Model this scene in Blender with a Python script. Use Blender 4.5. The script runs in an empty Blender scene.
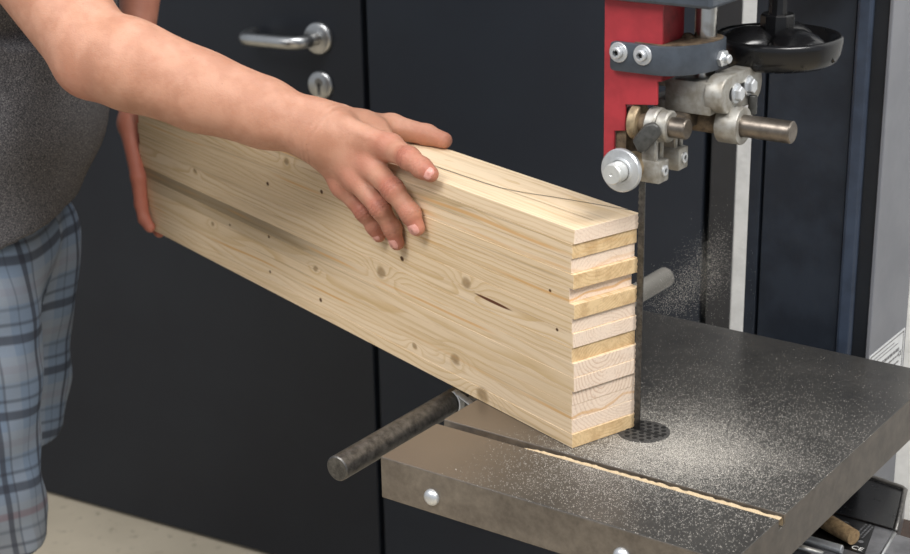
import bpy, bmesh, math, random
import numpy as np
from mathutils import Vector, Matrix

random.seed(7); rng = np.random.default_rng(11)
SC = bpy.context.scene
COL = SC.collection
PI = math.pi

# ---------------------------------------------------------------- materials
class NT:
    def __init__(s, name):
        s.m = bpy.data.materials.new(name); s.m.use_nodes = True
        s.t = s.m.node_tree; s.b = s.t.nodes['Principled BSDF']
    def n(s, typ, **kw):
        o = s.t.nodes.new(typ)
        for k, v in kw.items():
            setattr(o, k, v)
        return o
    def l(s, a, b): s.t.links.new(a, b)
    def put(s, sock, v):
        if hasattr(v, 'is_linked') or hasattr(v, 'links'): s.l(v, sock)
        else: sock.default_value = v
    def math(s, op, a, b=0.0, c=None, clamp=False):
        o = s.n('ShaderNodeMath', operation=op, use_clamp=clamp)
        s.put(o.inputs[0], a); s.put(o.inputs[1], b)
        if c is not None: s.put(o.inputs[2], c)
        return o.outputs[0]
    def mix(s, f, a, b, mode='MIX'):
        o = s.n('ShaderNodeMix', data_type='RGBA', blend_type=mode)
        s.put(o.inputs[0], f)
        s.put(o.inputs[6], a if not isinstance(a, tuple) else (*a, 1)); s.put(o.inputs[7], b if not isinstance(b, tuple) else (*b, 1))
        return o.outputs[2]
    def obj(s, scale=(1, 1, 1), loc=(0, 0, 0)):
        c = s.n('ShaderNodeTexCoord'); m = s.n('ShaderNodeMapping')
        s.l(c.outputs['Object'], m.inputs[0]); m.inputs['Scale'].default_value = scale; m.inputs['Location'].default_value = loc
        return m.outputs[0]
    def noise(s, vec, scale, detail=3, rough=.55):
        o = s.n('ShaderNodeTexNoise'); s.l(vec, o.inputs['Vector'])
        o.inputs['Scale'].default_value = scale; o.inputs['Detail'].default_value = detail; o.inputs['Roughness'].default_value = rough
        return o.outputs[0]
    def ramp(s, f, stops, interp='LINEAR'):
        o = s.n('ShaderNodeValToRGB'); s.l(f, o.inputs[0]); o.color_ramp.interpolation = interp
        e = o.color_ramp.elements
        while len(e) > len(stops): e.remove(e[-1])
        while len(e) < len(stops): e.new(.5)
        for i, (p, c) in enumerate(stops):
            e[i].position = p; e[i].color = (*c, 1) if len(c) == 3 else c
        return o.outputs[0]
    def smooth(s, v, a, b):
        o = s.n('ShaderNodeMapRange', interpolation_type='SMOOTHSTEP'); s.put(o.inputs[0], v)
        o.inputs[1].default_value = a; o.inputs[2].default_value = b; o.inputs[3].default_value = 0; o.inputs[4].default_value = 1
        return o.outputs[0]
    def bump(s, h, strength=.3, dist=.001):
        o = s.n('ShaderNodeBump'); s.put(o.inputs['Height'], h); o.inputs['Strength'].default_value = strength; o.inputs['Distance'].default_value = dist
        s.l(o.outputs[0], s.b.inputs['Normal'])
    def fin(s, col, rough, metal=0., spec=.5):
        s.put(s.b.inputs['Base Color'], col if not isinstance(col, tuple) else (*col, 1))
        s.put(s.b.inputs['Roughness'], rough); s.put(s.b.inputs['Metallic'], metal)
        s.b.inputs['Specular IOR Level'].default_value = spec
        return s.m

def lin(r, g, b):
    f = lambda c: (c / 255 / 12.92) if c / 255 <= .04045 else ((c / 255 + .055) / 1.055) ** 2.4
    return (f(r), f(g), f(b))

def simple(name, c1, c2=None, rough=.5, metal=0., scale=60., bump=0., bscale=400., rvar=.1, spec=.5, bdist=.0006):
    k = NT(name); v = k.obj(); f = k.noise(v, scale, 5, .6)
    c = k.mix(k.smooth(f, .35, .68), c1, c2 or tuple(x * .8 for x in c1))
    r = k.math('MULTIPLY_ADD', f, rvar * 2, rough - rvar)
    if bump: k.bump(k.noise(v, bscale, 3), bump, bdist)
    return k.fin(c, r, metal, spec)

# ---------------------------------------------------------------- mesh helpers
def link(name, me, mat=None, parent=None, smooth=False):
    o = bpy.data.objects.new(name, me); COL.objects.link(o)
    if mat: me.materials.append(mat)
    if smooth:
        for p in me.polygons: p.use_smooth = True
    if parent: o.parent = parent
    return o
def obj(name, bm, mat=None, parent=None, smooth=False, angle=None):
    bmesh.ops.recalc_face_normals(bm, faces=bm.faces)
    me = bpy.data.meshes.new(name); bm.to_mesh(me); bm.free()
    o = link(name, me, mat, parent, smooth or angle is not None)
    if angle is not None: me.set_sharp_from_angle(angle=math.radians(angle))
    return o
def tag(o, label, cat, kind=None, group=None):
    if label: o['label'] = label
    if cat: o['category'] = cat
    if kind: o['kind'] = kind
    if group: o['group'] = group
    return o
def empty(name, loc, rz=0):
    o = bpy.data.objects.new(name, None); COL.objects.link(o); o.location = loc; o.rotation_euler = (0, 0, rz); o.empty_display_size = .05
    return o

def add_box(bm, lo, hi, bev=0., seg=2):
    c = [(a + b) / 2 for a, b in zip(lo, hi)]; d = [abs(b - a) for a, b in zip(lo, hi)]
    r = bmesh.ops.create_cube(bm, size=1, matrix=Matrix.Translation(c) @ Matrix.Diagonal((*d, 1)))
    if bev:
        es = list({e for v in r['verts'] for e in v.link_edges})
        bmesh.ops.bevel(bm, geom=es, offset=bev, segments=seg, profile=.5, affect='EDGES')
    return bm
def box(lo, hi, bev=0., seg=2): return add_box(bmesh.new(), lo, hi, bev, seg)

def add_cyl(bm, a, b, r, r2=None, n=32, bev=0.):
    a = Vector(a); b = Vector(b); d = b - a
    rot = d.to_track_quat('Z', 'Y').to_matrix().to_4x4()
    L = d.length; r2 = r if r2 is None else r2
    prof = [(0, 0), (r - bev, 0), (r, bev), (r2, L - bev), (r2 - bev, L), (0, L)] if bev else [(0, 0), (r, 0), (r2, L), (0, L)]
    add_lathe(bm, prof, n, Matrix.Translation(a) @ rot)
    return bm
def cyl(a, b, r, r2=None, n=32, bev=0.): return add_cyl(bmesh.new(), a, b, r, r2, n, bev)

def add_lathe(bm, prof, n=32, mtx=Matrix()):
    rings = []
    for (r, z) in prof:
        if r < 1e-7: rings.append([bm.verts.new(mtx @ Vector((0, 0, z)))])
        else: rings.append([bm.verts.new(mtx @ Vector((r * math.cos(2 * PI * i / n), r * math.sin(2 * PI * i / n), z))) for i in range(n)])
    for A, B in zip(rings, rings[1:]):
        for i in range(n):
            j = (i + 1) % n
            if len(A) == 1 and len(B) == 1: continue
            if len(A) == 1: bm.faces.new((A[0], B[i], B[j]))
            elif len(B) == 1: bm.faces.new((A[i], A[j], B[0]))
            else: bm.faces.new((A[i], A[j], B[j], B[i]))
    return bm

def add_prism(bm, pts, lo, hi, axis='z'):
    def P(u, v, w):
        return {'z': (u, v, w), 'y': (u, w, v), 'x': (w, u, v)}[axis]
    A = [bm.verts.new(P(u, v, lo)) for u, v in pts]; B = [bm.verts.new(P(u, v, hi)) for u, v in pts]
    bm.faces.new(A); bm.faces.new(B)
    n = len(pts)
    for i in range(n):
        j = (i + 1) % n; bm.faces.new((A[i], A[j], B[j], B[i]))
    return bm
def bevel_all(bm, off, seg=2, ang=40):
    es = [e for e in bm.edges if len(e.link_faces) == 2 and e.calc_face_angle(0) > math.radians(ang)]
    bmesh.ops.bevel(bm, geom=es, offset=off, segments=seg, profile=.5, affect='EDGES')
    return bm
def prism(pts, lo, hi, axis='z', bev=0., seg=2):
    bm = add_prism(bmesh.new(), pts, lo, hi, axis)
    bmesh.ops.recalc_face_normals(bm, faces=bm.faces)
    if bev: bevel_all(bm, bev, seg)
    return bm

def add_tube(bm, pts, r, n=16, caps=True):
    pts = [Vector(p) for p in pts]; rings = []; up = None
    for i, p in enumerate(pts):
        t = (pts[min(i + 1, len(pts) - 1)] - pts[max(i - 1, 0)]).normalized()
        if up is None:
            up = t.orthogonal().normalized()
        up = (up - t * up.dot(t)).normalized(); s = t.cross(up)
        rr = r[i] if isinstance(r, (list, tuple)) else r
        rings.append([bm.verts.new(p + (up * math.cos(2 * PI * k / n) + s * math.sin(2 * PI * k / n)) * rr) for k in range(n)])
    for A, B in zip(rings, rings[1:]):
        for k in range(n):
            j = (k + 1) % n; bm.faces.new((A[k], A[j], B[j], B[k]))
    if caps: bm.faces.new(rings[0]); bm.faces.new(rings[-1])
    return bm
def tube(pts, r, n=16): return add_tube(bmesh.new(), pts, r, n)

def stadium(c, half, r, n=10):
    (cx, cy) = c; out = []
    for i in range(n + 1):
        a = -PI / 2 + PI * i / n; out.append((cx + half + r * math.cos(a), cy + r * math.sin(a)))
    for i in range(n + 1):
        a = PI / 2 + PI * i / n; out.append((cx - half + r * math.cos(a), cy + r * math.sin(a)))
    return out

# ---------------------------------------------------------------- signed distance modelling
def seg(p, a, b, ra, rb):
    a = np.array(a, np.float32); b = np.array(b, np.float32); ba = b - a
    t = np.clip(((p - a) @ ba) / float(ba @ ba), 0, 1)
    return np.linalg.norm(p - a - t[:, None] * ba, axis=1) - (ra + t * (rb - ra))
def ell(p, c, r):
    q = p - np.array(c, np.float32); r = np.array(r, np.float32)
    k0 = np.linalg.norm(q / r, axis=1); k1 = np.linalg.norm(q / (r * r), axis=1) + 1e-9
    return k0 * (k0 - 1) / k1
def smin(a, b, k):
    h = np.maximum(k - np.abs(a - b), 0) / k
    return np.minimum(a, b) - h * h * k * .25
def smax(a, b, k): return -smin(-a, -b, k)

def nets(fn, lo, hi, h):
    lo = np.array(lo, np.float32); hi = np.array(hi, np.float32)
    n = np.ceil((hi - lo) / h).astype(int) + 1
    f = 4
    nc = (n + f - 1) // f + 1
    g = np.stack(np.meshgrid(*[np.arange(k) for k in nc], indexing='ij'), -1).reshape(-1, 3)
    vc = fn((lo + g * (h * f)).astype(np.float32)).reshape(nc)
    near = np.abs(vc) < h * f * 2.2
    V = np.repeat(np.repeat(np.repeat(vc, f, 0), f, 1), f, 2)[:n[0], :n[1], :n[2]].astype(np.float32)
    N = np.repeat(np.repeat(np.repeat(near, f, 0), f, 1), f, 2)[:n[0], :n[1], :n[2]]
    # the coarse sample stands at the block's corner, so take in neighbours too
    idx = np.argwhere(N)
    for s in range(0, len(idx), 400000):
        q = idx[s:s + 400000]
        V[q[:, 0], q[:, 1], q[:, 2]] = fn((lo + q * h).astype(np.float32))
    S = V < 0
    c = np.zeros([k - 1 for k in n], np.int8)
    for dx in (0, 1):
        for dy in (0, 1):
            for dz in (0, 1):
                c += S[dx:n[0] - 1 + dx, dy:n[1] - 1 + dy, dz:n[2] - 1 + dz]
    act = np.argwhere((c > 0) & (c < 8))
    ID = np.full(c.shape, -1, np.int32); ID[act[:, 0], act[:, 1], act[:, 2]] = np.arange(len(act))
    acc = np.zeros((len(act), 3)); cnt = np.zeros(len(act))
    cor = [(i, j, k) for i in (0, 1) for j in (0, 1) for k in (0, 1)]
    for a in cor:
        for ax in range(3):
            if a[ax]: continue
            b = list(a); b[ax] = 1
            va = V[act[:, 0] + a[0], act[:, 1] + a[1], act[:, 2] + a[2]]; vb = V[act[:, 0] + b[0], act[:, 1] + b[1], act[:, 2] + b[2]]
            m = (va < 0) != (vb < 0); t = np.where(m, va / np.where(m, va - vb, 1), 0)
            q = np.array(a, float)[None].repeat(len(act), 0); q[:, ax] += t
            acc[m] += q[m]; cnt[m] += 1
    P = lo + (act + acc / cnt[:, None]) * h
    F = []
    for ax in range(3):
        u, v = (ax + 1) % 3, (ax + 2) % 3
        sl0 = [slice(1, k - 1) for k in n]; sl1 = list(sl0); sl0[ax] = slice(0, n[ax] - 1); sl1[ax] = slice(1, n[ax])
        A = S[tuple(sl0)]; B = S[tuple(sl1)]
        e = np.argwhere(A != B); off = np.ones(3, int); off[ax] = 0; e = e + off
        ins = S[e[:, 0], e[:, 1], e[:, 2]]
        def cell(du, dv):
            w = e.copy(); w[:, u] -= du; w[:, v] -= dv; return ID[w[:, 0], w[:, 1], w[:, 2]]
        q = np.stack([cell(1, 1), cell(0, 1), cell(0, 0), cell(1, 0)], 1)
        q[~ins] = q[~ins][:, ::-1]; F.append(q)
    F = np.concatenate(F); F = F[(F >= 0).all(1)]
    return P, F
def mesh_from(name, P, F):
    me = bpy.data.meshes.new(name)
    me.vertices.add(len(P)); me.vertices.foreach_set('co', P.astype(np.float32).ravel())
    me.loops.add(F.size); me.loops.foreach_set('vertex_index', F.astype(np.int32).ravel())
    me.polygons.add(len(F)); me.polygons.foreach_set('loop_start', np.arange(0, F.size, F.shape[1], dtype=np.int32))
    me.polygons.foreach_set('use_smooth', np.ones(len(F), bool))
    me.update(calc_edges=True); me.validate()
    return me

# ---------------------------------------------------------------- palette
door_mat = simple('anthracite_door', lin(38, 42, 49), lin(34, 37, 44), .42, 0, 3, .12, 900, .06, .35)
door_mat2 = simple('anthracite_door_b', lin(40, 46, 55), lin(36, 41, 50), .42, 0, 3, .12, 900, .06, .35)
gap_mat = simple('dark_gap', lin(12, 13, 15), lin(9, 9, 11), .8)
frame_mat = simple('door_frame_paint', lin(44, 45, 48), lin(37, 38, 41), .5, 0, 12)
wall_mat = simple('white_plaster', lin(212, 213, 212), lin(198, 199, 198), .85, 0, 30, .5, 160, .05, .3, .002)
col_mat = simple('blue_black_enamel', lin(41, 47, 56), lin(31, 36, 44), .4, 0, 18, .25, 500, .08, .4)
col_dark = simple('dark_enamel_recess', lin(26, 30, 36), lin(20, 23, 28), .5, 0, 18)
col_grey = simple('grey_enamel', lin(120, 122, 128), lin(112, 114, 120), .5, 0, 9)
red_mat = simple('red_paint', lin(168, 50, 58), lin(152, 43, 51), .42, 0, 50, .1, 600)
red_shade = simple('shaded_red_paint', lin(150, 32, 40), lin(120, 26, 32), .5, 0, 70)  # guard red darkened to paint the shade on its side return
strap_mat = simple('slate_grey_paint', lin(64, 71, 80), lin(54, 60, 68), .42, 0, 60, .15, 700)
chrome = simple('bright_zinc', (.70, .72, .74), (.60, .62, .64), .36, .75, 120)
steel = simple('dull_steel', (.46, .45, .43), (.34, .33, .31), .36, 1, 130, .1, 900)
cast = simple('cast_grey', lin(168, 166, 160), lin(140, 135, 125), .48, .55, 90, .25, 900)
rod_mat = simple('oiled_steel_rod', (.23, .20, .17), (.15, .13, .11), .38, .9, 90, .1, 900)
dusty = simple('dusty_brown_steel', lin(120, 103, 82), lin(82, 68, 54), .7, .25, 140, .5, 700)
dusty_dark = simple('dark_dusty_steel', lin(78, 68, 56), lin(48, 42, 36), .75, .3, 140, .5, 700)
bearing = simple('tan_bearing', lin(170, 152, 122), lin(128, 112, 90), .5, .5, 120, .2, 900)
black_plastic = simple('black_plastic', lin(20, 20, 22), lin(15, 15, 16), .25, 0, 60, .08, 900)
knob_mat = simple('worn_black_plastic', lin(66, 66, 64), lin(44, 44, 42), .45, 0, 160, .2, 900)
dark_in = simple('dark_slot', lin(18, 16, 14), lin(12, 11, 10), .9)
rubber = simple('black_insert', lin(70, 68, 65), lin(44, 43, 42), .7, 0, 500)
alu = simple('satin_aluminium', (.60, .60, .59), (.52, .52, .51), .33, 1, 60)
def rail_steel():
    k = NT('dark_oiled_rail'); v = k.obj(); c = k.n('ShaderNodeTexCoord'); sx = k.n('ShaderNodeSeparateXYZ'); k.l(c.outputs['Object'], sx.inputs[0])
    a = k.noise(v, 110, 5, .7); col = k.ramp(a, [(.35, (.07, .068, .066)), (.68, (.19, .182, .172))])
    far_ = k.smooth(sx.outputs[1], .30, .44)
    col = k.mix(k.math('MULTIPLY', far_, .8), col, lin(140, 136, 128)); k.bump(k.noise(v, 700, 3), .2, .0005)
    return k.fin(col, k.math('MULTIPLY_ADD', a, .3, .22), k.math('SUBTRACT', .8, k.math('MULTIPLY', far_, .7)))
rail_mat = rail_steel()
zinc = simple('ridge_highlight', (.70, .71, .72), (.6, .6, .6), .35, 1, 60)
brown_side = simple('brown_side_panel', lin(66, 52, 44), lin(54, 43, 37), .6)  # plain brown for the housing side next to the cover
plate_mat = simple('black_rating_plate', lin(16, 16, 17), lin(12, 12, 13), .3)
white_ink = simple('white_ink', lin(215, 215, 212), lin(205, 205, 203), .6)
grey_ink = simple('grey_ink', lin(110, 110, 112), lin(95, 95, 97), .6)
paper = simple('label_paper', lin(216, 218, 220), lin(206, 208, 210), .5)
dowel_mat = simple('old_wood', lin(160, 134, 98), lin(118, 96, 68), .8, 0, 160, .4, 500)
dust_mat = simple('pale_sawdust', lin(204, 184, 152), lin(178, 156, 124), .95, 0, 900)
dust_white = simple('pale_dust_grain', lin(226, 222, 214), lin(206, 200, 190), .9, 0, 900)
pencil_mat = simple('pencil_graphite', lin(60, 56, 54), lin(78, 72, 68), .5, 0, 300)

def concrete():
    k = NT('concrete_floor'); v = k.obj()
    a = k.noise(v, 3, 5); b = k.noise(v, 40, 4)
    c = k.ramp(a, [(.3, lin(186, 174, 152)), (.7, lin(208, 195, 172))])
    c = k.mix(k.smooth(b, .6, .72), c, lin(160, 148, 128))
    k.bump(b, .2, .002)
    return k.fin(c, .7, 0, .3)
floor_mat = concrete()

# ---------------------------------------------------------------- the room
S0 = Vector((-.875, 3.178, 0)); WD = Vector((.86701, -.49828, 0)); WYAW = math.atan2(WD.y, WD.x)
def wall_thing(name, mats):   # wall frame: x along the wall, -y into the room
    pass
def place_on_wall(o):
    o.location = S0; o.rotation_euler = (0, 0, WYAW); return o

fl = obj('floor', box((-6, -3, -.1), (6, 7, 0)), floor_mat); tag(fl, 'pale beige concrete floor', 'floor', 'structure')
bm = box((1.509, 0, 0), (5.5, .25, 3.2)); add_box(bm, (-4, 0, 0), (-1.02, .25, 3.2)); add_box(bm, (-1.02, 0, 2.16), (1.509, .25, 3.2))
w = place_on_wall(obj('wall_back', bm, wall_mat)); tag(w, 'white plastered wall behind the door and saw', 'wall', 'structure')

door = place_on_wall(empty('door_1', (0, 0, 0))); tag(door, 'dark grey steel door leaf with a lever handle', 'door', 'structure')
obj('door_panel', box((-.95, 0, .006), (.8345, .05, 2.1), .002), door_mat, door)
hd = obj('lever_handle', tube([(.7458, -.008, 1.049), (.7458, -.030, 1.049), (.744, -.044, 1.049), (.738, -.053, 1.049), (.728, -.058, 1.049), (.71, -.060, 1.049),
      (.66, -.060, 1.049), (.645, -.059, 1.049), (.634, -.056, 1.049), (.627, -.048, 1.049), (.624, -.036, 1.049), (.624, -.016, 1.049)], .0118, 20), alu, door, True)
hd['label'] = 'satin aluminium lever handle'
o = obj('handle_rosette', add_lathe(bmesh.new(), [(0, .009), (.0235, .009), (.0265, .0075), (.0282, .004), (.0282, 0)], 48, Matrix.Translation((.7480, 0, 1.049)) @ Matrix.Rotation(PI / 2, 4, 'X')), alu, door, angle=50)
o['label'] = 'round satin aluminium rosette'
ro = obj('lock_rosette', add_lathe(bmesh.new(), [(0, .007), (.0210, .007), (.0238, .0055), (.0252, .002), (.0252, 0)], 48, Matrix.Translation((.7477, 0, .9668)) @ Matrix.Rotation(PI / 2, 4, 'X')), alu, door, angle=50)
ro['label'] = 'round lock rosette with a keyhole'
bm = cyl((.7477, -.0065, .9725), (.7477, -.0078, .9725), .0078, n=24); add_box(bm, (.7442, -.0078, .950), (.7512, -.0065, .970))
obj('lock_cylinder', bm, simple('lock_brass_grey', (.30, .29, .27), (.22, .21, .2), .4, .9), ro)
obj('keyhole', box((.7468, -.0083, .957), (.7486, -.0077, .974)), dark_in, ro)
d2 = place_on_wall(obj('door_2', box((.8465, 0, .006), (1.4565, .05, 2.1), .002), door_mat2)); tag(d2, 'narrow second dark grey steel door leaf', 'door', 'structure')
bm = box((1.468, -.002, 0), (1.509, .12, 2.16), .002); add_box(bm, (-1.02, -.002, 0), (-.962, .12, 2.16), .002); add_box(bm, (-.962, -.002, 2.108), (1.468, .12, 2.16), .002)
t1 = place_on_wall(obj('trim_1', bm, frame_mat)); tag(t1, 'dark grey steel door frame', 'door frame', 'structure')
t2 = place_on_wall(obj('trim_2', box((-.962, .052, 0), (1.468, .07, 2.108)), gap_mat)); tag(t2, 'black rebate behind the door gaps', 'door rebate', 'structure')

# ---------------------------------------------------------------- glued timber block
BX = Vector((.586609, -.809870, 0))
TYAW = math.atan2(BX.y, BX.x)
NB = 15; HT = .2242; TH = HT / NB; DEP = .0822; LEN = .930
timber = empty('glued_timber_block', (.1117, 1.4591, .9003), TYAW)
tag(timber, 'tall pale softwood block glued from stacked boards, held against the saw blade', 'timber block')
KN = [(-.5257, .1792, .006), (-.7679, .1161, .0045), (-.3305, .0929, .0095), (-.1713, .1246, .0085), (-.1931, .0325, .0085), (-.2694, .0243, .005), (-.1444, .0082, .011), (-.4712, .0596, .0055), (-.7275, .0531, .0045)]
DOT = [(-.2880, .1202, .0034), (-.0350, .1540, .0020), (-.0243, .1170, .0020), (-.6793, .0635, .0020), (-.5794, .0724, .0024), (-.5819, .0261, .0022), (-.4634, .0224, .0030), (-.5752, .1411, .0030), (-.45, .1592, .0030)]
def wood(i):
    """solid growth rings round a pith line that runs along the board"""
    k = NT('spruce_board_%d' % i); c = k.n('ShaderNodeTexCoord'); P = c.outputs['Object']
    sx = k.n('ShaderNodeSeparateXYZ'); k.l(P, sx.inputs[0]); x, y, z = sx.outputs
    r = random.Random(40 + i)
    zc = TH * (NB - 1 - i)
    # long wavering
    wv = k.noise(k.obj((1.3, 9, 9), (i * 3.1, i * 1.7, 0)), 1.6, 2)
    wv2 = k.noise(k.obj((14, 60, 60), (i * 1.3, 0, i)), 1.0, 2)
    py = r.choice([r.uniform(.028, .045), r.uniform(.045, .075)]); pz = zc + TH / 2 + r.choice([-1, 1]) * r.uniform(.012, .04)
    if i in (9, 11): py, pz = .036, zc + .020
    if i == 10: py, pz = .040, zc + .018
    if i == 0: py, pz = .055, zc + .05
    dy = k.math('SUBTRACT', y, py); dz = k.math('SUBTRACT', z, pz)
    w1 = k.math('MULTIPLY_ADD', wv, .024, -.012); w2 = k.math('MULTIPLY_ADD', wv2, .006, -.003)
    dy = k.math('ADD', dy, w1); dz = k.math('ADD', k.math('ADD', dz, k.math('MULTIPLY', w1, .8)), w2)
    rad = k.math('SQRT', k.math('ADD', k.math('MULTIPLY', dy, dy), k.math('MULTIPLY', dz, dz)))
    # knots push the rings aside
    kd = None; kmask = None
    near = [q for q in KN if abs(q[1] - zc - TH / 2) < TH * 1.6]
    for (kx, kz, ks) in near:
        ax = k.math('DIVIDE', k.math('ADD', k.math('SUBTRACT', x, kx), k.math('MULTIPLY_ADD', wv2, .012, -.006)), ks * 1.05); az = k.math('DIVIDE', k.math('SUBTRACT', z, kz), ks * .8)
        d2 = k.math('ADD', k.math('MULTIPLY', ax, ax), k.math('MULTIPLY', az, az))
        wide = k.math('ADD', k.math('MULTIPLY', k.math('MULTIPLY', ax, ax), .12), k.math('MULTIPLY', k.math('MULTIPLY', az, az), .35))
        e = k.math('MULTIPLY', k.math('POWER', 2.718, k.math('MULTIPLY', wide, -1.0)), ks * 1.3)
        rad = k.math('ADD', rad, e)
        m = k.smooth(d2, 1.3, .15)
        kmask = m if kmask is None else k.math('MAXIMUM', kmask, m)
    sp = r.uniform(.0026, .0042) if i not in (9, 10, 11) else .0042
    fr = k.math('FRACT', k.math('DIVIDE', rad, sp))
    late = k.math('MULTIPLY', k.smooth(fr, .45, .93), k.smooth(fr, 1.0, .95))
    ge = k.n('ShaderNodeNewGeometry')
    tx = k.n('ShaderNodeVectorTransform', vector_type='NORMAL', convert_from='WORLD', convert_to='OBJECT'); k.l(ge.outputs['True Normal'], tx.inputs[0])
    sn = k.n('ShaderNodeSeparateXYZ'); k.l(tx.outputs[0], sn.inputs[0])
    end = k.smooth(sn.outputs[0], .6, .8)
    tint = r.uniform(-1, 1)
    base = lin(226 + 5 * tint, 203 + 6 * tint, 171 + 8 * tint)
    lateC = lin(200 + 6 * tint, 168 + 6 * tint, 116 + 6 * tint)
    if i in (1, 3, 5, 8, 14): eb, el = lin(218, 190, 146), lin(184, 146, 98)
    else: eb, el = lin(230, 210, 190), lin(206, 176, 150)
    big = k.noise(k.obj((1.2, 8, 8), (i * 5.3, 0, i * 2.)), 1.5, 3)
    amp = k.math('MULTIPLY_ADD', big, 1.2, -.12, clamp=True)
    side = k.mix(k.math('MULTIPLY', late, amp), base, lateC)
    fib = k.noise(k.obj((12, 420, 420)), 1.0, 3, .7)
    side = k.mix(k.math('MULTIPLY', k.smooth(fib, .50, .72), .28), side, lin(170, 140, 96))
    side = k.mix(k.math('MULTIPLY', k.smooth(k.noise(k.obj((1.6, 90, 90), (i, i, 0)), 1.0, 3), .54, .70), .50), side, lin(188, 158, 110))
    side = k.mix(k.math('MULTIPLY', k.smooth(k.noise(k.obj((2.5, 160, 160), (i * 3, i, 0)), 1.0, 2), .60, .70), .40), side, lin(150, 126, 90))
    endc = k.mix(k.math('MULTIPLY', k.math('MULTIPLY', late, .85 if i in (9, 10, 11) else .5), k.smooth(k.noise(k.obj((30, 30, 30), (i, 0, i)), 1.0, 2), .3, .6)), eb, el)
    if i in (1, 3, 5, 8, 14): endc = k.mix(k.math('MULTIPLY', k.smooth(k.noise(k.obj((60, 60, 60), (0, i, 0)), 1.0, 4, .7), .42, .66), .45), endc, lin(166, 128, 84))
    spk = k.noise(k.obj((300, 300, 300)), 1.5, 3)
    endc = k.mix(k.math('MULTIPLY', k.smooth(spk, .5, .7), .22), endc, lin(150, 120, 96))
    col = k.mix(end, side, endc)
    if kmask is not None:
        kc = k.mix(k.noise(k.obj((200, 200, 200)), 1.0, 2), lin(176, 148, 108), lin(112, 88, 60))
        col = k.mix(k.math('MULTIPLY', kmask, .80), col, kc)
    for (kx, kz, ks) in [q for q in DOT if abs(q[1] - zc - TH / 2) < TH]:
        ax = k.math('DIVIDE', k.math('SUBTRACT', x, kx), ks * 1.2); az = k.math('DIVIDE', k.math('SUBTRACT', z, kz), ks)
        d2 = k.math('ADD', k.math('MULTIPLY', ax, ax), k.math('MULTIPLY', az, az))
        col = k.mix(k.math('MULTIPLY', k.smooth(d2, 1.1, .3), k.smooth(y, .02, .01)), col, lin(84, 56, 34))
    if i == 7:     # long reddish bark pocket
        sl = k.math('ADD', k.math('SUBTRACT', z, .1165), k.math('MULTIPLY', k.math('ADD', x, .126), .02))
        a = k.math('DIVIDE', k.math('ADD', x, .126), .034); b = k.math('DIVIDE', sl, .0019)
        d2 = k.math('ADD', k.math('MULTIPLY', a, a), k.math('MULTIPLY', b, b))
        col = k.mix(k.math('MULTIPLY', k.smooth(d2, 1.1, .4), k.smooth(sn.outputs[1], -.5, -.8)), col, lin(96, 56, 34))
    if i in (9, 10, 1):   # grey-brown stain on the far half of the face
        m = k.math('MULTIPLY', k.smooth(x, -.32 if i != 1 else -.12, -.60 if i != 1 else -.20), k.smooth(k.noise(k.obj((3, 60, 60)), 1.0, 2), .12, .42))
        m = k.math('MULTIPLY', m, k.smooth(sn.outputs[1], -.5, -.8))
        col = k.mix(k.math('MULTIPLY', m, .72 if i == 9 else .3), col, lin(112, 97, 73))
    if i in (1, 2, 4, 9, 12):   # resin streaks
        a = k.math('ABSOLUTE', k.math('SUBTRACT', k.math('ADD', z, k.math('MULTIPLY', wv, .03)), zc + .006 + .015))
        m = k.math('MULTIPLY', k.smooth(a, .0022, .0006), k.smooth(k.noise(k.obj((6, 1, 1), (i * 2.2, 0, 0)), 1.0, 1), .4, .6))
        col = k.mix(k.math('MULTIPLY', m, .6), col, lin(206, 150, 70))
    k.bump(k.math('ADD', fib, k.math('MULTIPLY', late, .4)), .12, .0005)
    return k.fin(col, .62, 0, .35)
OFFS = [0, -.002, -.004, 0, -.0062, .0012, -.002, -.0005, -.002, .0012, .0018, -.001, -.0014, -.0012, 0]
for i in range(NB):
    z0 = TH * (NB - 1 - i)
    x1 = OFFS[i]; x0 = -LEN + rng.uniform(-.004, .004); yo = rng.uniform(-.00025, .00025)
    bm = bmesh.new(); ns = 8
    y1 = DEP + yo + (OFFS[i] * .5)
    add_box(bm, (x0, yo, z0), (x1, y1, z0 + TH), .0004, 1)
    if i == 0:
        for v in bm.verts:      # worn front arris and the corner already cut away
            if v.co.y < .001 and v.co.z > z0 + TH - .001: v.co.y += .0010; v.co.z -= .0006
    bd = obj('board', bm, wood(i), timber)
    if i in (1, 3, 5, 8, 14): bd['label'] = 'board with a darker yellow end grain'
# pencilled cutting line on the top board
def ribbon(pts, wdt):
    bm = bmesh.new(); L = []; R_ = []
    for j, p in enumerate(pts):
        a = Vector(pts[max(j - 1, 0)]); b = Vector(pts[min(j + 1, len(pts) - 1)]); t = (b - a).normalized(); nrm = Vector((-t.y, t.x, 0))
        L.append(bm.verts.new(Vector(p) + nrm * wdt)); R_.append(bm.verts.new(Vector(p) - nrm * wdt))
    for j in range(len(pts) - 1): bm.faces.new((L[j], L[j + 1], R_[j + 1], R_[j]))
    return bm
ZT = HT + .00025
o = obj('pencil_line', ribbon([(-.89, .030, ZT), (-.5, .030, ZT), (-.26, .0296, ZT), (-.18, .0308, ZT), (-.155, .0325, ZT), (-.13, .0385, ZT), (-.088, .0555, ZT), (-.05, .0690, ZT), (-.012, .0818, ZT)], .00055), pencil_mat, timber)
o['label'] = 'dark pencilled curve marked for the cut'
obj('faint_line', ribbon([(-.150, .0322, ZT), (-.08, .0324, ZT), (-.011, .0326, ZT)], .00035), simple('faint_line', lin(150, 132, 104), lin(196, 176, 140), .6, 0, 150), timber)

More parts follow.
